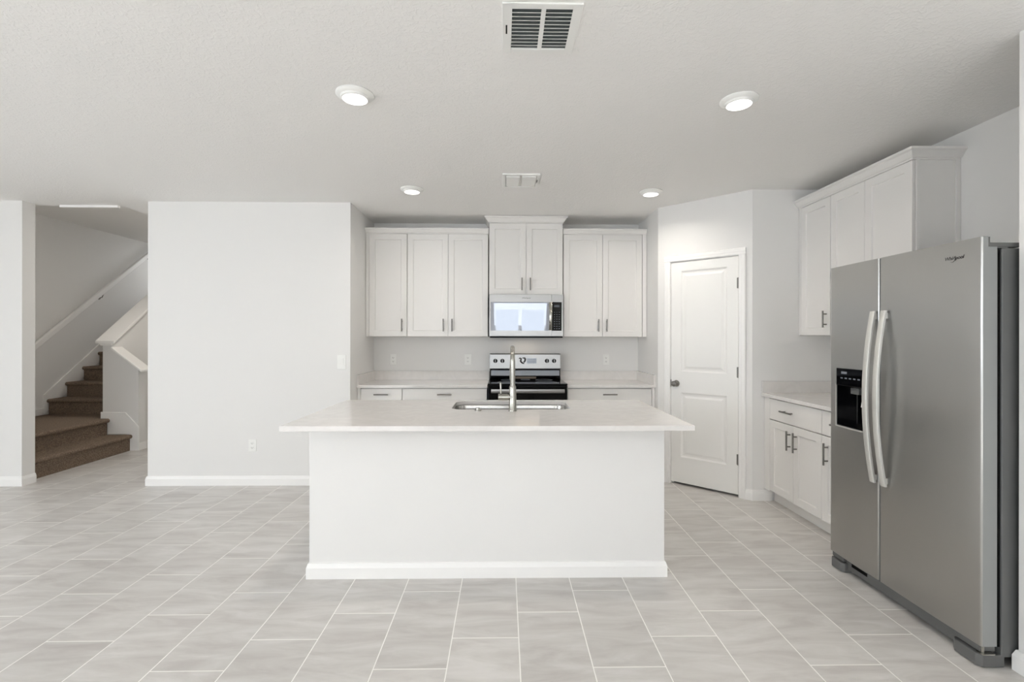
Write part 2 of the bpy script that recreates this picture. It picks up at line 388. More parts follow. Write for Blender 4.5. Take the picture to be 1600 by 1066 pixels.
dr = thing('door_1', None, None, (1.49, 4.637, 0), PA); dr['kind'] = 'structure'
def raised_panel_door(x0, x1, z0, z1, y0, t, panels):
    """slab with sunk-and-raised panels"""
    m = MB(); bm = m.bm
    xs = sorted({x0, x1, panels[0][0], panels[0][1]}); zs = [z0]
    for a in panels: zs += [a[2], a[3]]
    zs.append(z1)
    isp = lambda xa, za: any(abs(xa - p_[0]) < 1e-6 and abs(za - p_[2]) < 1e-6 for p_ in panels)
    for xa, xb in zip(xs, xs[1:]):
        for za, zb in zip(zs, zs[1:]):
            if isp(xa, za):
                loops = []
                for ins, dy in ((0, 0), (0.006, 0.004), (0.016, 0.009), (0.030, 0.009), (0.050, 0.003)):
                    loops.append([bm.verts.new(q) for q in [(xa + ins, y0 + dy, za + ins), (xb - ins, y0 + dy, za + ins), (xb - ins, y0 + dy, zb - ins), (xa + ins, y0 + dy, zb - ins)]])
                for A, B_ in zip(loops, loops[1:]):
                    for k in range(4): bm.faces.new([A[k], A[(k + 1) % 4], B_[(k + 1) % 4], B_[k]])
                bm.faces.new(loops[-1])
            else: bm.faces.new([bm.verts.new(q) for q in [(xa, y0, za), (xb, y0, za), (xb, y0, zb), (xa, y0, zb)]])
    f = [(x0, z0), (x1, z0), (x1, z1), (x0, z1)]
    for (a, b_) in zip(f, f[1:] + f[:1]):
        bm.faces.new([bm.verts.new(q) for q in [(a[0], y0, a[1]), (b_[0], y0, b_[1]), (b_[0], y0 + t, b_[1]), (a[0], y0 + t, a[1])]])
    bm.faces.new([bm.verts.new((q[0], y0 + t, q[1])) for q in f])
    return m
leaf = raised_panel_door(0.1345, 0.7395, 0.022, 2.090, 0.002, 0.035, [(0.228, 0.646, 0.262, 0.868), (0.228, 0.646, 1.062, 2.005)]).build('door_leaf', M['door'], dr)
kb = MB().lathe([(0.0, -0.068), (0.012, -0.068), (0.022, -0.064), (0.027, -0.055), (0.026, -0.044), (0.018, -0.034), (0.011, -0.028), (0.011, -0.010), (0.028, -0.006), (0.031, 0.0), (0.0, 0.002)], (0.185, 0, 0.950), 'Y', 28)
tag(kb.build('door_knob', M['nickel'], dr, smooth=True), 'round satin nickel door knob')
MB().box(0.1305, 0.136, -0.004, 0.004, 0.915, 0.985).build('latch_plate', M['nickel'], dr)
for z in (0.28, 1.035, 1.81):
    MB().box(0.728, 0.7395, -0.0012, 0.002, z, z + 0.09).box(0.7425, 0.750, -0.0012, 0.002, z, z + 0.09).tube([(0.741, -0.006, z - 0.002), (0.741, -0.006, z + 0.092)], 0.0062, 12).build('hinge', M['nickel'], dr)
# baseboard bits beside the pantry casing
def on_pantry(s): return (1.49 + s * 0.614 / PL, 4.637 - s * 0.592 / PL)
baseboard('baseboard_pantry', [on_pantry(0.803), (2.104, 4.045), (2.27, 4.045)])
baseboard('baseboard_pantry_left', [(1.49, 4.70), (1.49, 4.637), on_pantry(0.071)])

# ------------------------------------------------------------------ cabinet kit (local frame: x to the right, y into the wall, fronts at y=0)
def shaker(w, h, t=0.020, fr=0.058, rec=0.009):
    m = MB(); bm = m.bm
    L_ = [[(0, 0, 0), (w, 0, 0), (w, 0, h), (0, 0, h)], [(fr, 0, fr), (w - fr, 0, fr), (w - fr, 0, h - fr), (fr, 0, h - fr)],
          [(fr + 0.004, rec, fr + 0.004), (w - fr - 0.004, rec, fr + 0.004), (w - fr - 0.004, rec, h - fr - 0.004), (fr + 0.004, rec, h - fr - 0.004)]]
    V = [[bm.verts.new(q) for q in lp] for lp in L_]
    for A, B_ in zip(V, V[1:]):
        for k in range(4): bm.faces.new([A[k], A[(k + 1) % 4], B_[(k + 1) % 4], B_[k]])
    bm.faces.new(V[-1])
    bk = [bm.verts.new(q) for q in [(0, t, 0), (w, t, 0), (w, t, h), (0, t, h)]]
    for k in range(4): bm.faces.new([V[0][k], V[0][(k + 1) % 4], bk[(k + 1) % 4], bk[k]])
    bm.faces.new(bk)
    return m
def pull(parent, cx, cz, length, vertical):
    m = MB(); h = length / 2; r = 0.0062; off = -0.030; e = h * 0.62
    if vertical:
        m.tube([(cx, off, cz - h), (cx, off, cz + h)], r, 12)
        for s in (-e, e): m.tube([(cx, off, cz + s), (cx, 0.0, cz + s)], 0.0050, 10)
    else:
        m.tube([(cx - h, off, cz), (cx + h, off, cz)], r, 12)
        for s in (-e, e): m.tube([(cx + s, off, cz), (cx + s, 0.0, cz)], 0.0050, 10)
    return m.build('handle', M['nickel'], parent, smooth=True)
def front(root, kind, x, z, w, h, hx=None, hz=None, hl=0.13):
    if kind == 'door': mb = shaker(w, h)
    else: mb = MB().box(0, w, 0, 0.020, 0, h)
    o = mb.build('cabinet_door' if kind == 'door' else 'drawer', M['cab'], root, bevel=0.0016)
    o.location = (x, 0, z)
    if hx is not None: pull(o, hx - x, hz - z, hl, kind == 'door')
    return o
CROWN = [(-0.02, 0), (0.004, 0), (0.004, 0.010), (0.012, 0.014), (0.022, 0.026), (0.034, 0.044), (0.046, 0.052), (0.046, 0.066), (-0.02, 0.066)]
CROWN_S = [(-0.02, 0), (0.002, 0), (0.002, 0.008), (0.010, 0.014), (0.020, 0.034), (0.026, 0.042), (0.026, 0.056), (-0.02, 0.056)]
def crown(root, path, z, prof): 
    return MB().sweep(path, [(a, z + b) for a, b in prof]).build('crown_moulding', M['cab'], root)

# back wall, upper cabinets ; root at the front lower left corner, world z = bottom
UY = 5.0; DEP = 5.328 - UY
G3 = 0.0016
def upper(label, x0, x1, zb, zt, y, doors, handles, crn, fill_l=0, fill_r=0, group=None, dep=None):
    dep = 5.328 - y if dep is None else dep
    r = thing('upper_cabinet', label, 'cabinet', (x0, y, zb), 0, group)
    w = x1 - x0; h = zt - zb
    MB().box(0.001, w - 0.001, 0.0235, dep, 0, h).build('cabinet_body', M['cab'], r, bevel=0.001)
    if fill_l: MB().box(0.001, fill_l - G3, 0.001, 0.0235, 0, h).build('filler_strip', M['cab'], r)
    if fill_r: MB().box(w - fill_r + G3, w - 0.001, 0.001, 0.0235, 0, h).build('filler_strip', M['cab'], r)
    for (a, b_), (hx, hz) in zip(doors, handles):
        front(r, 'door', a + G3 - x0, 0.002, b_ - a - 2 * G3, h - 0.004, hx - x0, hz - zb, 0.13)
    return r
GU = 'white upper cabinets on the back wall'
hz = 1.508
u1 = upper('single-door white upper cabinet in the left corner of the back wall', -1.437, -1.009, 1.390, 2.457, UY, [(-1.402, -1.011)], [(-1.060, hz)], 0, fill_l=0.035)
crown(u1, [(-0.001, 0), (0.428, 0)], 2.457 - 1.390, CROWN_S)
u2 = upper('wide two-door white upper cabinet just left of the microwave', -1.009, -0.168, 1.390, 2.457, UY, [(-1.007, -0.585), (-0.585, -0.171)], [(-0.632, hz), (-0.543, hz)], 0)
crown(u2, [(0, 0), (0.842, 0)], 2.457 - 1.390, CROWN_S)
u3 = upper('short raised two-door white cabinet directly above the microwave', -0.160, 0.608, 1.826, 2.570, UY - 0.012, [(-0.159, 0.225), (0.225, 0.607)], [(0.181, 1.935), (0.268, 1.935)], 0)
crown(u3, [(0, 0.30), (0, 0), (0.768, 0), (0.768, 0.30)], 2.570 - 1.826, CROWN)
u4 = upper('two-door white upper cabinet right of the microwave, beside the pantry corner', 0.613, 1.487, 1.390, 2.457, UY, [(0.616, 1.025), (1.025, 1.440)], [(0.980, hz), (1.066, hz)], 0, fill_r=0.045)
crown(u4, [(0, 0), (0.872, 0)], 2.457 - 1.390, CROWN_S)

# base cabinets
def base(label, loc, rz, w, items, dep=0.60, fill_l=0, fill_r=0):
    """items in local x (0..w): list of (kind, x0, x1, z0, z1, hx, hz, hl)"""
    r = thing('base_cabinet', label, 'cabinet', loc, rz)
    MB().box(0.001, w - 0.001, 0.0235, dep, 0.105, 0.886).build('cabinet_body', M['cab'], r, bevel=0.001)
    MB().box(0.001, w - 0.001, 0.088, dep, 0.0, 0.105).build('toe_kick', M['cab'], r)
    if fill_l: MB().box(0.001, fill_l - G3, 0.001, 0.0235, 0.105, 0.886).build('filler_strip', M['cab'], r)
    if fill_r: MB().box(w - fill_r + G3, w - 0.001, 0.001, 0.0235, 0.105, 0.886).build('filler_strip', M['cab'], r)
    for k, x0, x1, z0, z1, hx, hz_, hl in items: front(r, k, x0 + G3, z0, x1 - x0 - 2 * G3, z1 - z0, hx, hz_, hl)
    return r
BY = 4.722
ZD0, ZD1, ZB0, ZB1 = 0.711, 0.876, 0.115, 0.703
base('narrow white base cabinet in the left corner, behind the island', (-1.438, BY, 0), 0, 0.437,
     [('drawer', 0.035, 0.436, ZD0, ZD1, 0.237, 0.822, 0.14), ('door', 0.035, 0.436, ZB0, ZB1, 0.39, 0.62, 0.14)], fill_l=0.035)
base('wide white base cabinet left of the range', (-1.000, BY, 0), 0, 0.832,
     [('drawer', 0.001, 0.831, ZD0, ZD1, 0.416, 0.822, 0.14), ('door', 0.001, 0.416, ZB0, ZB1, 0.37, 0.62, 0.14), ('door', 0.416, 0.831, ZB0, ZB1, 0.46, 0.62, 0.14)])
base('wide white base cabinet right of the range', (0.620, BY, 0), 0, 0.868,
     [('drawer', 0.002, 0.836, ZD0, ZD1, 0.419, 0.822, 0.14), ('door', 0.002, 0.419, ZB0, ZB1, 0.37, 0.62, 0.14), ('door', 0.419, 0.836, ZB0, ZB1, 0.46, 0.62, 0.14)], fill_r=0.03)
RX = 2.205
base('white base cabinet against the pantry wall, one drawer over two doors', (RX, 4.043, 0), -PI / 2, 0.740,
     [('drawer', 0.087, 0.740, ZD0, ZD1, 0.350, 0.797, 0.15), ('door', 0.087, 0.413, ZB0, ZB1, 0.372, 0.585, 0.15), ('door', 0.413, 0.740, ZB0, ZB1, 0.455, 0.585, 0.15)], dep=0.592, fill_l=0.087)
base('white base cabinet half hidden behind the refrigerator, drawer over one door', (RX, 3.302, 0), -PI / 2, 0.382,
     [('drawer', 0.0, 0.381, ZD0, ZD1, 0.19, 0.797, 0.13), ('door', 0.0, 0.381, ZB0, ZB1, 0.062, 0.585, 0.15)], dep=0.592)

# right wall uppers
def right_upper(label, y_far, y_near, doors, handles, fill_l=0, last=False):
    w = y_far - y_near; X = 2.50; zb, zt = 1.400, 2.472
    r = thing('upper_cabinet', label, 'cabinet', (X, y_far, zb), -PI / 2)
    h = zt - zb; dep = 2.798 - X
    MB().box(0.001, w - 0.001, 0.0235, dep, 0, h).build('cabinet_body', M['cab'], r, bevel=0.001)
    if fill_l: MB().box(0.001, fill_l - G3, 0.001, 0.0235, 0, h).build('filler_strip', M['cab'], r)
    for (a, b_), hd in zip(doors, handles):
        front(r, 'door', y_far - a + G3, 0.002, a - b_ - 2 * G3, h - 0.004, (y_far - hd[0]) if hd else None, (hd[1] - zb) if hd else None, 0.13)
    path = [(0, 0), (w, 0)] if not last else [(0, 0), (w, 0), (w, dep)]
    crown(r, path, h, CROWN)
    if last: MB().box(w - 0.001, w + 0.003, dep - 0.03, dep, 0, h).box(w - 0.001, w + 0.003, 0.0235, 0.045, 0, h).build('end_stile', M['cab'], r)
    return r
right_upper('single-door white upper cabinet on the right wall, next to the pantry wall', 4.043, 3.646, [(4.010, 3.648)], [(3.69, 1.525)], fill_l=0.033)
right_upper('two-door white upper cabinet on the right wall, nearest the refrigerator', 3.645, 2.905, [(3.644, 3.297), (3.297, 2.907)], [(3.335, 1.525), (3.26, 1.525)], last=True)

# ------------------------------------------------------------------ worktops
def slab_with_hole(outer, hole, z0, z1):
    m = MB(); bm = m.bm
    def loop(pts):
        v = [bm.verts.new((x, y, z1)) for x, y in pts]; return [bm.edges.new((v[i], v[(i + 1) % len(v)])) for i in range(len(v))]
    E_ = loop(outer) + (loop(hole) if hole else [])
    bmesh.ops.triangle_fill(bm, use_beauty=True, use_dissolve=False, edges=E_)
    g = bmesh.ops.extrude_face_region(bm, geom=list(bm.faces))
    bmesh.ops.translate(bm, verts=[e for e in g['geom'] if isinstance(e, bmesh.types.BMVert)], vec=(0, 0, z0 - z1))
    return m
TOP = 0.914
SK = (-0.345, 0.436, 3.10, 3.515)
o = slab_with_hole([(-1.168, 2.512), (1.003, 2.512), (1.003, 3.578), (-1.168, 3.578)], rrect(*SK, 0.075), TOP - 0.027, TOP)
tag(o.build('island_countertop', M['quartz'], bevel=0.0015), 'pale quartz countertop lying on the island, with a sink cut into it', 'countertop')
def l_counter(label, slabs, splashes, loc):
    r = thing('countertop', label, 'countertop', loc)
    m = MB()
    for s in slabs: m.box(*s)
    m.build('slab', M['quartz'], r, bevel=0.0015, world=True)
    for s in splashes: MB().box(*s).build('backsplash', M['quartz'], r, bevel=0.001, world=True)
SPZ = 1.013
l_counter('pale quartz countertop in the left corner, between the wall and the range', [(-1.4395, -0.166, 4.700, 5.329, 0.887, TOP)],
          [(-1.4395, -0.166, 5.308, 5.329, TOP, SPZ), (-1.4395, -1.419, 4.702, 5.308, TOP, SPZ)], (-0.8, 5.0, 0.887))
l_counter('pale quartz countertop right of the range, reaching the pantry corner', [(0.619, 1.4895, 4.700, 5.329, 0.887, TOP)],
          [(0.619, 1.4895, 5.308, 5.329, TOP, SPZ), (1.469, 1.4895, 4.702, 5.308, TOP, SPZ)], (1.05, 5.0, 0.887))
l_counter('pale quartz countertop between the pantry wall and the refrigerator', [(2.180, 2.7995, 2.925, 4.0445, 0.887, TOP)],
          [(2.182, 2.779, 4.024, 4.0445, TOP, SPZ), (2.779, 2.7995, 2.925, 4.0445, TOP, SPZ)], (2.5, 3.5, 0.887))

# ------------------------------------------------------------------ island
isl = thing('kitchen_island', 'white painted kitchen island standing in the middle of the tiled floor', 'kitchen island', (-0.095, 3.1, 0))
IX0, IX1, IY0, IY1 = -1.113, 0.926, 2.763, 3.545
tag(MB().box(IX0, IX1, IY0, IY0 + 0.12, 0, 0.8865).box(IX0, IX0 + 0.03, IY0 + 0.12, IY1 - 0.02, 0, 0.8865).box(IX1 - 0.03, IX1, IY0 + 0.12, IY1 - 0.02, 0, 0.8865)
    .build('half_wall', M['wall'], isl, world=True, bevel=0.002), None)
MB().box(IX0 + 0.03, IX1 - 0.03, IY1 - 0.022, IY1 - 0.02, 0.10, 0.88).box(IX0 + 0.03, IX1 - 0.03, IY1 - 0.09, IY1 - 0.08, 0, 0.10).build('cabinet_body', M['cab'], isl, world=True)
for k in range(4):
    wd = (IX1 - IX0) / 4
    d_ = shaker(wd - 0.004, 0.765).build('cabinet_door', M['cab'], isl)
    d_.rotation_euler = (0, 0, PI); d_.location = (IX0 + wd * (k + 1) - 0.002 + 0.095, IY1 - 3.1, 0.11)
MB().sweep([(IX0, IY1 - 0.02), (IX0, IY0), (IX1, IY0), (IX1, IY1 - 0.02)], BP).build('baseboard', M['trim'], isl, world=True)

# sink
sk_ = thing('kitchen_sink', 'stainless steel sink set under the island countertop', 'sink', (0.045, 3.31, 0.69))
m = MB(); bm = m.bm
rings = []
for ins, z in ((-0.020, TOP - 0.0275), (-0.002, TOP - 0.0275), (0.0, TOP - 0.032), (0.006, 0.72), (0.030, 0.692)):
    rings.append([bm.verts.new((x, y, z)) for x, y in rrect(SK[0] + ins, SK[1] - ins, SK[2] + ins, SK[3] - ins, max(0.02, 0.075 - ins))])
for A, B_ in zip(rings, rings[1:]):
    for k in range(len(A)): bm.faces.new([A[k], A[(k + 1) % len(A)], B_[(k + 1) % len(A)], B_[k]])
bm.faces.new(rings[-1])
bowl = m.build('bowl', M['sink'], sk_, smooth=True, world=True)
so = bowl.modifiers.new('solid', 'SOLIDIFY'); so.thickness = 0.0012; so.offset = -1
MB().lathe([(0.0, 0.006), (0.020, 0.006), (0.042, 0.004), (0.044, 0.0), (0, 0)], (0.045, 3.33, 0.693), 'Z', 24).build('drain', M['chrome'], sk_, smooth=True, world=True)

# faucet (arches away from the camera over the sink)
FX, FY = 0.053, 3.035
fc = thing('kitchen_faucet', 'tall brushed steel pull-down faucet on the island in front of the sink', 'faucet', (FX, FY, TOP))
MB().lathe([(0, 0), (0.027, 0), (0.027, 0.006), (0.0245, 0.010), (0.0232, 0.09), (0.0215, 0.150), (0.019, 0.158), (0.0, 0.158)], (0, 0, 0), 'Z', 28).build('faucet_body', M['chrome'], fc, smooth=True)
path = [(0, 0, 0.155), (0, 0, 0.22), (0, 0, 0.29), (0, 0.001, 0.316)]
R_ = 0.082
for k in range(1, 15):
    a = PI * k / 14; path.append((0, R_ - R_ * math.cos(a), 0.316 + R_ * math.sin(a)))
MB().tube(path, [0.0155] * 4 + [0.0140] * 14, 20).build('spout', M['chrome'], fc, smooth=True)
e = path[-1]
MB().tube([(0, e[1], e[2] + 0.002), (0, e[1], e[2] - 0.03), (0, e[1], e[2] - 0.06), (0, e[1], e[2] - 0.125), (0, e[1], e[2] - 0.135)], [0.0135, 0.0155, 0.0175, 0.0185, 0.016], 20).build('spray_head', M['chrome'], fc, smooth=True)
hb = MB().tube([(-0.015, 0, 0.088), (-0.030, 0, 0.088), (-0.0305, 0, 0.088), (-0.090, 0, 0.088), (-0.092, 0, 0.088)], [0.016, 0.016, 0.0215, 0.0215, 0.018], 20).build('valve_barrel', M['chrome'], fc, smooth=True)
MB().tube([(-0.074, 0, 0.10), (-0.075, 0, 0.13), (-0.076, -0.002, 0.176), (-0.076, -0.002, 0.180)], [0.0052, 0.0052, 0.0062, 0.004], 12).build('lever', M['chrome'], hb, smooth=True)
bt = MB().lathe([(0, 0), (0.022, 0), (0.022, 0.006), (0.016, 0.009), (0.015, 0.016), (0.012, 0.018), (0, 0.018)], (-0.166, 3.045, TOP), 'Z', 24).build('air_switch_button', M['chrome'], smooth=True)
tag(bt, 'small round chrome button on the island countertop left of the faucet', 'button')

# ------------------------------------------------------------------ range
rg = thing('range', 'freestanding electric range with steel control panel and black glass cooktop', 'stove', (0.223, 4.98, 0))
a, b_ = -0.157, 0.611
MB().box(a, b_, 4.690, 5.325, 0.03, 0.915).box(a + 0.03, b_ - 0.03, 4.73, 5.30, 0.0, 0.03).build('range_body', M['black'], rg, world=True)
ct = MB().prism([(a - 0.003, 4.655, 0.915), (a - 0.003, 4.650, 0.921), (a - 0.003, 4.652, 0.929), (a - 0.003, 4.660, 0.932), (a - 0.003, 5.25, 0.932), (a - 0.003, 5.25, 0.915)], (b_ - a + 0.006, 0, 0))
ct.build('cooktop', M['blackglass'], rg, world=True, bevel=0.002)
for bx, by, br in ((0.03, 4.80, 0.10), (0.42, 4.80, 0.11), (0.04, 5.08, 0.075), (0.42, 5.08, 0.09), (0.225, 5.13, 0.05)):
    ring = MB()
    for rr in (br, br - 0.008):
        pts = [(bx + rr * math.cos(2 * PI * k / 40), by + rr * math.sin(2 * PI * k / 40), 0.9325) for k in range(41)]
        ring.tube(pts, 0.0007, 4, cap=False)
    ring.build('burner_ring', M['keyprint'], rg, world=True)
od = MB().box(a + 0.002, b_ - 0.002, 4.655, 4.688, 0.235, 0.905).build('oven_door', M['blackglass'], rg, world=True, bevel=0.004)
hd = MB().box(a + 0.030, b_ - 0.030, 4.600, 4.618, 0.846, 0.884)
for hx in (a + 0.05, b_ - 0.075): hd.box(hx, hx + 0.025, 4.618, 4.656, 0.852, 0.878)
tag(hd.build('handle', M['steel'], od, world=True, bevel=0.004, smooth=True), 'brushed steel bar handle')
MB().box(a + 0.002, b_ - 0.002, 4.660, 4.690, 0.05, 0.228).build('storage_drawer', M['steel'], rg, world=True, bevel=0.003)
# backguard
MB().prism([(a + 0.002, 5.245, 0.932), (a + 0.002, 5.200, 0.936), (a + 0.002, 5.222, 0.960), (a + 0.002, 5.236, 1.040), (a + 0.002, 5.300, 1.040), (a + 0.002, 5.300, 0.932)], (b_ - a - 0.004, 0, 0)).build('splash_panel', M['blackglass'], rg, world=True)
MB().prism([(a + 0.012, 5.2175, 0.968), (a + 0.012, 5.2195, 0.967), (a + 0.012, 5.2310, 1.024), (a + 0.012, 5.2290, 1.024)], (b_ - a - 0.024, 0, 0)).build('reflection_strip', M['mirrorglass'], rg, world=True)  # added mirror strip, stands in for the window reflection in the black glass
cpnl = MB().prism([(a, 5.205, 1.046), (a, 5.212, 1.200), (a, 5.222, 1.206), (a, 5.322, 1.206), (a, 5.322, 1.036), (a, 5.210, 1.036)], (b_ - a, 0, 0)).build('control_panel', M['steel'], rg, world=True, bevel=0.004)
for kx in (-0.097, -0.021, 0.462, 0.540):
    k_ = MB().lathe([(0, -0.024), (0.015, -0.024), (0.019, -0.020), (0.021, -0.004), (0.023, 0.0), (0, 0.0)], (kx, 5.208, 1.128), 'Y', 24).build('control_knob', M['black'], cpnl, world=True, smooth=True)
    tag(k_, 'round black control knob')
    MB().box(kx - 0.0028, kx + 0.0028, 5.182, 5.185, 1.128 - 0.019, 1.128 + 0.019).build('grip', M['steel'], cpnl, world=True)
tag(MB().box(0.245, 0.350, 5.2055, 5.209, 1.100, 1.158).build('display', M['display'], cpnl, world=True), 'pale grey clock display with keys')
pm = MB()
for kx in range(5):
    for kz in range(3): pm.box(0.252 + kx * 0.019, 0.264 + kx * 0.019, 5.2048, 5.2058, 1.105 + kz * 0.018, 1.111 + kz * 0.018)
pm.build('key_marks', M['keyprint'], cpnl, world=True)
# dark curled mark left of the display
cm = MB()
def ribbon(pts, r): cm.tube([(x, 5.2065, z) for x, z in pts], r, 8)
ribbon([(0.158, 1.152), (0.170, 1.158), (0.182, 1.152), (0.180, 1.138), (0.176, 1.126), (0.186, 1.112), (0.202, 1.102), (0.216, 1.098)], [0.005, 0.007, 0.009, 0.009, 0.008, 0.009, 0.007, 0.004])
ribbon([(0.196, 1.160), (0.222, 1.159), (0.226, 1.146), (0.224, 1.128), (0.214, 1.114), (0.203, 1.118)], [0.005, 0.009, 0.010, 0.009, 0.007, 0.004])
cm.build('curled_mark', M['ink'], cpnl, world=True)

# ------------------------------------------------------------------ microwave
mw = thing('microwave', 'over-the-range stainless microwave with black control panel', 'microwave', (0.223, 5.12, 1.378))
a, b_, zb, zt = -0.154, 0.604, 1.378, 1.824
MY = 4.925
MB().box(a, b_, MY + 0.03, 5.325, zb + 0.016, zt).build('microwave_body', M['steel'], mw, world=True)
MB().box(a + 0.004, b_ - 0.004, MY + 0.012, 5.30, zb, zb + 0.016).build('vent_base', M['black'], mw, world=True)
XS = 0.484                                                     # seam between the door and the control side
dm = MB(); zlo, zhi = 1.452, 1.746
dm.box(a, XS, MY, MY + 0.029, zb + 0.017, zlo).box(a, XS, MY, MY + 0.029, zhi, zt).box(a, a + 0.014, MY, MY + 0.029, zlo, zhi).box(XS - 0.030, XS, MY, MY + 0.029, zlo, zhi)
mdoor = dm.build('microwave_door', M['steel'], mw, world=True, bevel=0.0015)
win = MB().box(a + 0.014, XS - 0.030, MY + 0.004, MY + 0.012, zlo, zhi).build('window', M['mirrorglass'], mdoor, world=True)
tag(win, 'dark mirrored door window')
hp = []
for k in range(13):
    t = k / 12; hp.append((XS - 0.012, MY - 0.012 - 0.030 * math.sin(PI * t), zlo + 0.004 + (zhi - zlo - 0.008) * t))
hm = MB()
lp = []
for q in hp: lp.append([hm.bm.verts.new((q[0] + dx, q[1] + dy, q[2])) for dx, dy in ((-0.017, 0.006), (-0.014, -0.004), (0, -0.008), (0.014, -0.004), (0.017, 0.006))])
for A, B_ in zip(lp, lp[1:]):
    for k in range(5): hm.bm.faces.new([A[k], A[(k + 1) % 5], B_[(k + 1) % 5], B_[k]])
hm.bm.faces.new(lp[0]); hm.bm.faces.new(lp[-1][::-1])
hm.box(XS - 0.022, XS - 0.002, MY - 0.012, MY, zlo + 0.004, zlo + 0.022).box(XS - 0.022, XS - 0.002, MY - 0.012, MY, zhi - 0.022, zhi - 0.004)
tag(hm.build('handle', M['chrome'], mdoor, world=True, smooth=True), 'bowed polished door handle')
sd = MB().box(XS + 0.0015, b_, MY, MY + 0.029, zb + 0.017, zlo).box(XS + 0.0015, b_, MY, MY + 0.029, zhi, zt).box(b_ - 0.016, b_, MY, MY + 0.029, zlo, zhi)
sd.build('side_frame', M['steel'], mw, world=True, bevel=0.0015)
cpm = MB().box(XS + 0.0015, b_ - 0.016, MY + 0.002, MY + 0.010, zlo, zhi).build('control_panel', M['blackglass'], mw, world=True)
km = MB()
for r_ in range(8):
    for c_ in range(3): km.box(XS + 0.026 + c_ * 0.024, XS + 0.036 + c_ * 0.024, MY + 0.0008, MY + 0.0022, zlo + 0.018 + r_ * 0.024, zlo + 0.024 + r_ * 0.024)
km.build('key_marks', M['keyprint'], cpm, world=True)
MB().box(XS + 0.026, XS + 0.082, MY + 0.0006, MY + 0.0022, zhi - 0.052, zhi - 0.030).build('display', mat('dim_display', srgb(58, 66, 72), 0.2), cpm, world=True)
ml = area_light('cooktop_lamp', (0, 0.02, -0.004), (0, 0, 0), 0.30, 0.10, 0.9, (1.0, 0.84, 0.66)); ml.parent = mw

def text_obj(name, body, size, m, parent, loc, rot, extr=0.0004, shear=0.0, font_scale=1.0):
    cu = bpy.data.curves.new(name, 'FONT'); cu.body = body; cu.size = size; cu.extrude = extr; cu.shear = shear
    cu.align_x = 'CENTER'; cu.align_y = 'CENTER'; cu.offset = size * 0.018
    cu.materials.append(m)
    o = bpy.data.objects.new(name, cu); C.objects.link(o); o.parent = parent; o.location = loc; o.rotation_euler = rot
    o.scale = (font_scale, 1, 1)
    bpy.context.view_layer.update()
    me = bpy.data.meshes.new_from_object(o.evaluated_get(bpy.context.evaluated_depsgraph_get()))
    q = bpy.data.objects.new(name, me); C.objects.link(q); q.parent = parent; q.location = loc; q.rotation_euler = rot
    bpy.data.objects.remove(o); q.name = name
    return q
text_obj('logo', 'Whirlpool', 0.021, M['greyplastic'], mdoor, (0.225 - 0.223, MY - 0.0006 - 5.12, 1.786 - 1.378), (PI / 2, 0, 0))

# ------------------------------------------------------------------ refrigerator
FXF = 1.985
fr = thing('refrigerator', 'tall stainless steel side-by-side refrigerator with two bowed handles', 'refrigerator', (2.4, 2.43, 0))
FN, FF, FG = 1.966, 2.894, 2.5125                                # near, far, gap in Y
MB().box(2.072, 2.775, FN + 0.002, FF - 0.002, 0.045, 1.752).build('fridge_body', M['fridgeside'], fr, world=True, bevel=0.004)
MB().box(2.050, 2.073, FN + 0.010, FF - 0.010, 0.085, 1.745).build('door_gasket', M['gap'], fr, world=True)
def door_plan(y0, y1, r=0.008):
    pts = [(2.050, y0), (2.050, y1)]
    for k in range(6):
        a_ = PI / 2 * k / 5; pts.append((FXF + r - r * math.sin(a_), y1 - r + r * math.cos(a_)))
    # the faintest outward bow of the front
    for k in range(1, 8):
        t = k / 8; pts.append((FXF - 0.0035 * math.sin(PI * t), y1 - r - (y1 - y0 - 2 * r) * t))
    for k in range(6):
        a_ = PI / 2 * k / 5; pts.append((FXF + r - r * math.cos(a_), y0 + r - r * math.sin(a_)))
    return pts
ZT, ZB_ = 1.800, 0.092
ZS = 1.757
def top_plan(plan): return [(min(x, 2.012), y) for x, y in plan]
rd = MB().prism([(x, y, ZB_) for x, y in door_plan(FN, FG - 0.004)], (0, 0, ZS - ZB_)).prism([(x, y, ZS) for x, y in top_plan(door_plan(FN, FG - 0.004))], (0, 0, ZT - ZS)).build('fridge_door', M['fridge'], fr, world=True, smooth=True)
M['doorside'] = mat('fridge_door_side', srgb(150, 152, 151), 0.45, 0.35)
def paint_side(o):
    o.data.materials.append(M['doorside'])
    for f in o.data.polygons:
        if abs(f.normal.y) > 0.97 or abs(f.normal.z) > 0.9: f.material_index = 1
paint_side(rd)
tag(rd, 'wide right-hand steel refrigerator door')
# freezer door with the dispenser recess
D0, D1, DZ0, DZ1 = 2.600, 2.838, 0.862, 1.200
fd = MB(); y0, y1 = FG + 0.004, FF
fd.prism([(x, y, ZB_) for x, y in door_plan(y0, y1)], (0, 0, DZ0 - ZB_)); fd.prism([(x, y, DZ1) for x, y in door_plan(y0, y1)], (0, 0, ZS - DZ1)); fd.prism([(x, y, ZS) for x, y in top_plan(door_plan(y0, y1))], (0, 0, ZT - ZS))
def curve_x(y): 
    t = (y1 - 0.008 - y) / (y1 - y0 - 0.016); return FXF - 0.0035 * math.sin(PI * min(1, max(0, t)))
pl = [q for q in door_plan(y0, y1)]
left_part = [(2.050, D1), (2.050, y1)] + [q for q in pl[2:8]] + [q for q in pl[8:15] if q[1] > D1] + [(curve_x(D1), D1)]
right_part = [(2.050, y0), (2.050, D0), (curve_x(D0), D0)] + [q for q in pl[8:15] if q[1] < D0] + pl[15:]
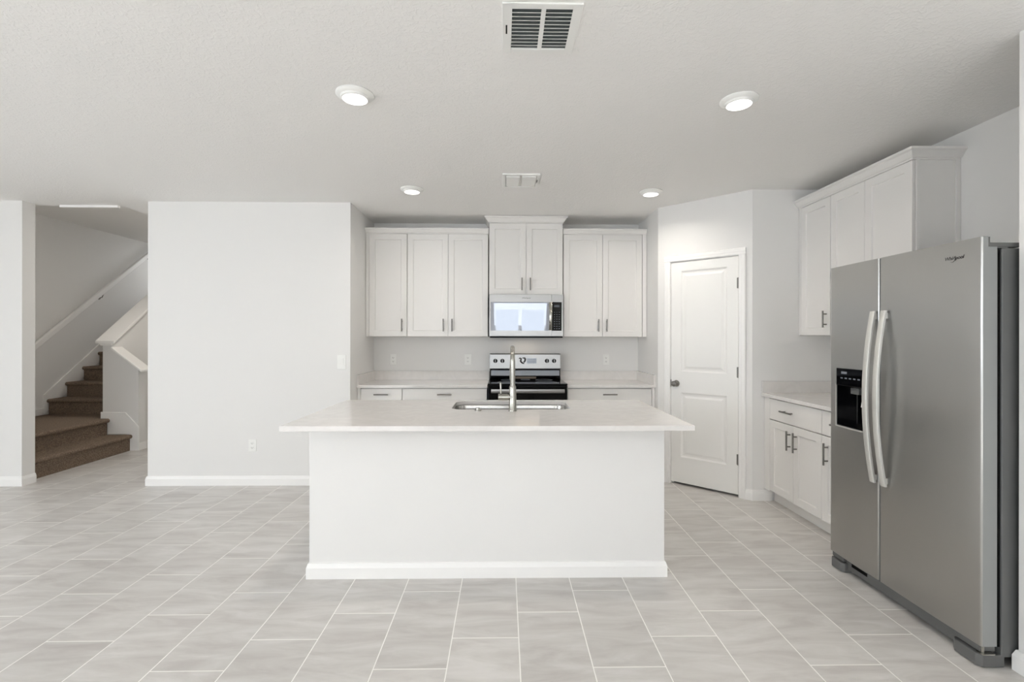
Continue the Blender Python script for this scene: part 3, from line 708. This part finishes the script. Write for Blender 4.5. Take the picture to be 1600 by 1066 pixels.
fd.prism([(x, y, DZ0) for x, y in left_part], (0, 0, DZ1 - DZ0)); fd.prism([(x, y, DZ0) for x, y in right_part], (0, 0, DZ1 - DZ0))
fzd = fd.build('freezer_door', M['fridge'], fr, world=True, smooth=True)
paint_side(fzd)
tag(fzd, 'narrow left-hand steel freezer door')
dp = MB().box(2.045, 2.049, D0, D1, DZ0, DZ1).box(FXF + 0.001, 2.045, D1 - 0.003, D1, DZ0, DZ1).box(FXF + 0.001, 2.045, D0, D0 + 0.003, DZ0, DZ1).box(FXF + 0.001, 2.045, D0 + 0.003, D1 - 0.003, DZ0, DZ0 + 0.006)
disp = tag(dp.build('dispenser', M['blackglass'], fzd, world=True), 'black water and ice dispenser')
tag(MB().box(FXF - 0.006, 2.045, D0 + 0.003, D1 - 0.003, 1.098, DZ1).build('dispenser_panel', M['blackglass'], disp, world=True, bevel=0.004), 'glossy black key panel')
tm = MB().box(FXF - 0.006, FXF + 0.002, D1 - 0.001, D1 + 0.004, DZ0 - 0.004, 1.105).box(FXF - 0.006, FXF + 0.002, D0, D1 + 0.004, DZ0 - 0.008, DZ0 - 0.003)
tag(tm.build('bezel', M['handle'], disp, world=True), 'thin silver edging')
pm = MB()
for k in range(5): pm.box(FXF - 0.0072, FXF - 0.0058, 2.642 + k * 0.034, 2.660 + k * 0.034, 1.140, 1.147)
pm.box(FXF - 0.0072, FXF - 0.0058, 2.745, 2.790, 1.168, 1.182)
pm.build('key_marks', M['keyprint'], disp, world=True)
tag(MB().box(2.000, 2.03, 2.680, 2.745, 1.055, 1.090).build('ice_chute', M['greyplastic'], disp, world=True, bevel=0.003), 'light grey ice chute')
tag(MB().prism([(2.03, 2.660, 0.985), (2.03, 2.690, 0.985), (2.03, 2.680, 1.04), (2.03, 2.665, 1.04)], (-0.01, 0, 0)).prism([(2.035, 2.665, 0.895), (2.035, 2.688, 0.895), (2.035, 2.682, 0.98), (2.035, 2.670, 0.98)], (-0.008, 0, 0)).build('dispenser_paddle', M['plastic'], disp, world=True), 'white dispenser paddle')
def fridge_handle(yc, parent):
    m = MB(); n_ = 24; w = 0.017; z0, z1 = 0.607, 1.520
    L_ = []
    for k in range(n_ + 1):
        t = k / n_; z = z0 + (z1 - z0) * t; bow = 0.044 * (1 - (2 * t - 1) ** 2)
        xo = FXF - 0.022 - bow; th = 0.013
        L_.append([m.bm.verts.new(q) for q in [(xo + th, yc - w, z), (xo + 0.003, yc - w, z), (xo, yc - w + 0.004, z), (xo, yc + w - 0.004, z), (xo + 0.003, yc + w, z), (xo + th, yc + w, z)]])
    for A, B_ in zip(L_, L_[1:]):
        for k in range(6): m.bm.faces.new([A[k], A[(k + 1) % 6], B_[(k + 1) % 6], B_[k]])
    m.bm.faces.new(L_[0]); m.bm.faces.new(L_[-1][::-1])
    for z in (z0 + 0.012, z1 - 0.042): m.box(FXF - 0.018, FXF + 0.0005, yc - 0.009, yc + 0.009, z, z + 0.030)
    return tag(m.build('handle', M['handle'], parent, world=True, smooth=True), 'bowed light aluminium handle')
fridge_handle(2.537, fzd); fridge_handle(2.464, rd)
# bottom grille, foot covers, hinges
tag(MB().box(2.012, 2.073, FN + 0.10, FF - 0.10, 0.022, 0.078).build('base_grille', M['greyplastic'], fr, world=True, bevel=0.003), 'grey bottom grille')
gm = MB()
for k in range(12): gm.box(2.0105, 2.0125, 2.66 - k * 0.002 - 0.03 + k * 0.012, 2.668 - k * 0.002 - 0.03 + k * 0.012, 0.052, 0.070)
gm.build('grille_slots', M['gap'], fr, world=True)
for ya, yb in ((FN + 0.002, FN + 0.135), (FF - 0.115, FF - 0.002)):
    q = [(2.085, ya), (1.995, ya), (1.980, ya + 0.02), (1.980, yb - 0.02), (1.995, yb), (2.085, yb)]
    f_ = MB().prism([(x, y, 0.004) for x, y in q], (0, 0, 0.050)).prism([(x + 0.010, y, 0.060) for x, y in q[:0] or [(2.05, ya + 0.015), (1.985, ya + 0.015), (1.985, yb - 0.005), (2.05, yb - 0.005)]], (0, 0, 0.030))
    tag(f_.build('foot_cover', M['greyplastic'], fr, world=True, bevel=0.003), 'grey plastic foot cover')
MB().box(1.992, 2.045, FN + 0.001, FN + 0.030, 0.055, 0.060).tube([(2.002, FN + 0.012, 0.052), (2.002, FN + 0.012, 0.092)], 0.006, 12).build('bottom_hinge', M['chrome'], fr, world=True)
for y in (FN + 0.012, FF - 0.05):
    MB().box(2.0125, 2.16, y - 0.008, y + 0.038, 1.7575, 1.776).build('hinge_cover', M['greyplastic'], fr, world=True, bevel=0.003)
MB().box(2.0122, 2.020, FN + 0.001, FG - 0.006, 1.7575, 1.7985).build('door_cap', M['greyplastic'], rd, world=True)
MB().box(2.052, 2.10, FN + 0.004, FF - 0.004, 1.752, 1.7572).build('top_strip', M['greyplastic'], fr, world=True)
lg = text_obj('logo', 'Whirlpool', 0.0215, M['ink'], rd, (FXF - 0.0024 - 2.4, 2.088 - 2.43, 1.729), (PI / 2, 0, -PI / 2), shear=0.25)
sw = MB(); pts = []
for k in range(15):
    a_ = -2.5 + 3.9 * k / 14; pts.append((FXF - 0.0022, 2.094 - 0.012 * math.cos(a_), 1.725 + 0.012 * math.sin(a_) + 0.003 * math.cos(a_)))
sw.tube(pts, [0.0006 + 0.0008 * math.sin(PI * k / 14) for k in range(15)], 6); sw.build('logo_ring', M['ink'], rd, world=True)

# ------------------------------------------------------------------ ceiling fixtures
def ceiling_lamp(label, x, y, power):
    r = thing('ceiling_light', label, 'light', (x, y, CEIL), 0)
    MB().lathe([(0.0, -0.001), (0.096, -0.001), (0.096, -0.006), (0.090, -0.012), (0.074, -0.018), (0.069, -0.027), (0.064, -0.029), (0.0, -0.020)], (0, 0, 0), 'Z', 48).build('trim_ring', M['plastic'], r, smooth=True)
    MB().lathe([(0.0, -0.0335), (0.035, -0.033), (0.055, -0.031), (0.0635, -0.0285), (0.0635, -0.021), (0, -0.021)], (0, 0, 0), 'Z', 40).build('lens', M['lens'], r, smooth=True)
    d = bpy.data.lights.new('lamp', 'AREA'); d.shape = 'DISK'; d.size = 0.12; d.energy = power; d.color = (1.0, 0.93, 0.85); d.spread = 2.7
    o = bpy.data.objects.new('lamp', d); C.objects.link(o); o.parent = r; o.location = (0, 0, -0.036)
ceiling_lamp('round lit ceiling light near left, left of the large vent', -0.777, 2.506, 9)
ceiling_lamp('round lit ceiling light near right, right of the large vent', 1.243, 2.529, 13)
ceiling_lamp('round lit ceiling light far left, left of the small vent', -0.786, 4.091, 9)
ceiling_lamp('round lit ceiling light far right, right of the small vent', 1.260, 4.121, 13)

# large return grille
vg = thing('ceiling_vent', 'large square white ceiling vent with open dark louvres', 'vent', (0.147, 1.963, CEIL))
vx0, vx1, vy0, vy1 = -0.010, 0.298, 1.806, 2.120
zf = CEIL - 0.008; m = MB(); bw = 0.030; xm = 0.150
m.box(vx0, vx0 + 0.036, vy0, vy1, zf, CEIL).box(vx1 - 0.036, vx1, vy0, vy1, zf, CEIL).box(vx0 + 0.036, vx1 - 0.036, vy0, vy0 + bw, zf, CEIL).box(vx0 + 0.036, vx1 - 0.036, vy1 - bw, vy1, zf, CEIL).box(xm - 0.009, xm + 0.009, vy0 + bw, vy1 - bw, zf, CEIL)
m.build('frame', M['plastic'], vg, world=True, bevel=0.002)
MB().box(vx0 + 0.03, vx1 - 0.03, vy0 + 0.02, vy1 - 0.02, CEIL - 0.0015, CEIL - 0.0005).build('duct_opening', M['duct'], vg, world=True)
N_ = 11
for side in ((vx0 + 0.036, xm - 0.009), (xm + 0.009, vx1 - 0.036)):
    for k in range(1, N_):
        y = vy0 + bw + (vy1 - vy0 - 2 * bw) * k / N_
        MB().prism([(side[0], y - 0.0045, zf + 0.0005), (side[0], y - 0.0005, zf + 0.0005), (side[0], y + 0.0030, zf + 0.004), (side[0], y - 0.0010, zf + 0.004)], (side[1] - side[0], 0, 0)).build('louvre', M['plastic'], vg, world=True)
MB().box(vx0 + 0.014, vx0 + 0.020, 1.93, 1.985, zf - 0.001, zf + 0.001).build('lever_slot', M['gap'], vg, world=True)
# small closed vent
vs_ = thing('ceiling_vent', 'small white ceiling vent with two closed panels', 'vent', (0.130, 3.845, CEIL))
vx0, vx1, vy0, vy1 = -0.018, 0.276, 3.685, 4.005; m = MB()
m.box(vx0, vx1, vy0, vy0 + 0.024, CEIL - 0.012, CEIL).box(vx0, vx1, vy1 - 0.024, vy1, CEIL - 0.012, CEIL).box(vx0, vx0 + 0.024, vy0 + 0.024, vy1 - 0.024, CEIL - 0.012, CEIL).box(vx1 - 0.024, vx1, vy0 + 0.024, vy1 - 0.024, CEIL - 0.012, CEIL)
m.build('frame', M['plastic'], vs_, world=True, bevel=0.002)
for xa, xb in ((vx0 + 0.024, 0.124), (0.132, vx1 - 0.024)):
    q = MB().prism([(xa + 0.006, vy0 + 0.032, CEIL), (xa + 0.006, vy0 + 0.032, CEIL - 0.020), (xa + 0.006, vy1 - 0.03, CEIL - 0.010), (xa + 0.006, vy1 - 0.03, CEIL)], (xb - xa - 0.012, 0, 0))
    q.build('panel', M['plastic'], vs_, world=True, bevel=0.004)
MB().box(vx1 - 0.021, vx1 - 0.015, 3.80, 3.86, CEIL - 0.0145, CEIL - 0.011).build('lever', M['greyplastic'], vs_, world=True)

# ------------------------------------------------------------------ outlets and switch (front faces at y = wall)
def outlet(label, x, z, ywall, cat='outlet', name='wall_outlet'):
    r = thing(name, label, cat, (x, ywall, z), 0)
    MB().box(-0.036, 0.036, -0.006, 0.0, -0.058, 0.058).build('cover_plate', M['plastic'], r, bevel=0.003)
    for s in (-0.020, 0.020):
        k = MB().prism([(px, -0.0085, s + pz) for px, pz in rrect(-0.017, 0.017, -0.014, 0.014, 0.006, 4)], (0, 0.003, 0)).build('socket', M['plastic'], r)
        MB().box(-0.0075, -0.0055, -0.0090, -0.0080, s - 0.004, s + 0.006).box(0.0055, 0.0075, -0.0090, -0.0080, s - 0.003, s + 0.006).box(-0.002, 0.002, -0.0090, -0.0080, s - 0.010, s - 0.006).build('slots', M['gap'], k)
outlet('white wall outlet low on the blank wall left of the island', -2.344, 0.372, FACE_Y)
outlet('white wall outlet on the backsplash, nearest the left corner', -1.226, 1.137, 5.33)
outlet('white wall outlet on the backsplash, just left of the range', -0.403, 1.137, 5.33)
outlet('white wall outlet on the backsplash, right of the range', 1.131, 1.137, 5.33)
sw_ = thing('light_switch', 'white rocker light switch at the right edge of the blank wall', 'switch', (-1.520, FACE_Y, 1.148), 0)
MB().box(-0.041, 0.041, -0.006, 0.0, -0.068, 0.068).build('cover_plate', M['plastic'], sw_, bevel=0.003)
MB().prism([(-0.018, -0.006, -0.036), (-0.018, -0.012, 0.036), (-0.018, -0.006, 0.036)], (0.036, 0, 0)).box(-0.018, 0.018, -0.0075, -0.006, -0.036, 0.036).build('rocker', M['plastic'], sw_)

# ------------------------------------------------------------------ staircase
st = thing('staircase', 'carpeted brown staircase turning up behind the left wall', 'staircase', (-5.2, 5.3, 0))
RZ = 0.195
def step_profile(nose, z_top, riser, back, z_bot):
    """2D loop (a, z): a grows away from the nose"""
    r = 0.024; zc = z_top - r; pts = [(back, z_bot), (back, z_top)]
    for k in range(9):
        a_ = PI / 2 + PI * k / 8; pts.append((nose + r + r * math.cos(a_), zc + r * math.sin(a_)))
    pts += [(riser, z_top - 2 * r), (riser, z_bot)]
    return pts
def lower_step(nose_x, z_top, riser_x, back_x, z_bot, ya, yb):
    # nose faces +X: mirror a -> -a
    pr = step_profile(-nose_x, z_top, -riser_x, -back_x, z_bot)
    o = MB().prism([(-a_, ya, z) for a_, z in pr], (0, yb - ya, 0)).build('step', M['carpet'], st, world=True, smooth=True)
    return o
lower_step(-4.520, RZ, -4.550, -4.86, 0.0, 4.645, 5.913)
lower_step(-4.790, 2 * RZ, -4.825, SWX + 0.020, 0.0, 4.645, 5.913)
MB().box(SWX + 0.020, -4.907, 5.913, 6.30, 0.30, 2 * RZ).build('landing', M['carpet'], st, world=True)
for k in range(8):
    ny = 6.235 + 0.257 * k; zt_ = (3 + k) * RZ
    pr = step_profile(ny, zt_, ny + 0.030, ny + 0.257 + 0.035, zt_ - RZ)
    MB().prism([(SWX + 0.020, a_, z) for a_, z in pr], (-4.892 - SWX - 0.020, 0, 0)).build('step', M['carpet'], st, world=True, smooth=True)
# handrail on the stairwell wall
hr = thing('handrail', 'white wooden handrail sloping up the stairwell wall', 'handrail', (SWX, 6.2, 1.3))
y_a, z_a, y_b, z_b = 5.45, 0.80, 8.4, 2.985
xr = SWX + 0.065
def rz_(y): return 1.300 + 0.775 * (y - 6.08)
m = MB().prism([(xr - 0.022, 5.55, rz_(5.55) - 0.044), (xr - 0.022, 5.55, rz_(5.55) + 0.044), (xr - 0.022, 8.6, rz_(8.6) + 0.044), (xr - 0.022, 8.6, rz_(8.6) - 0.044)], (0.044, 0, 0))
m.build('rail', M['trim'], hr, world=True, bevel=0.012, seg=3)
for y in (5.9, 7.05, 8.0):
    z = rz_(y)
    tag(MB().tube([(SWX + 0.001, y, z - 0.105), (SWX + 0.045, y, z - 0.095), (xr, y, z - 0.046)], 0.006, 10).lathe([(0, 0), (0.022, 0), (0.020, 0.006), (0, 0.006)], (SWX + 0.001, y, z - 0.105), 'X', 16).build('bracket', M['nickel'], hr, world=True, smooth=True), 'satin nickel bracket')
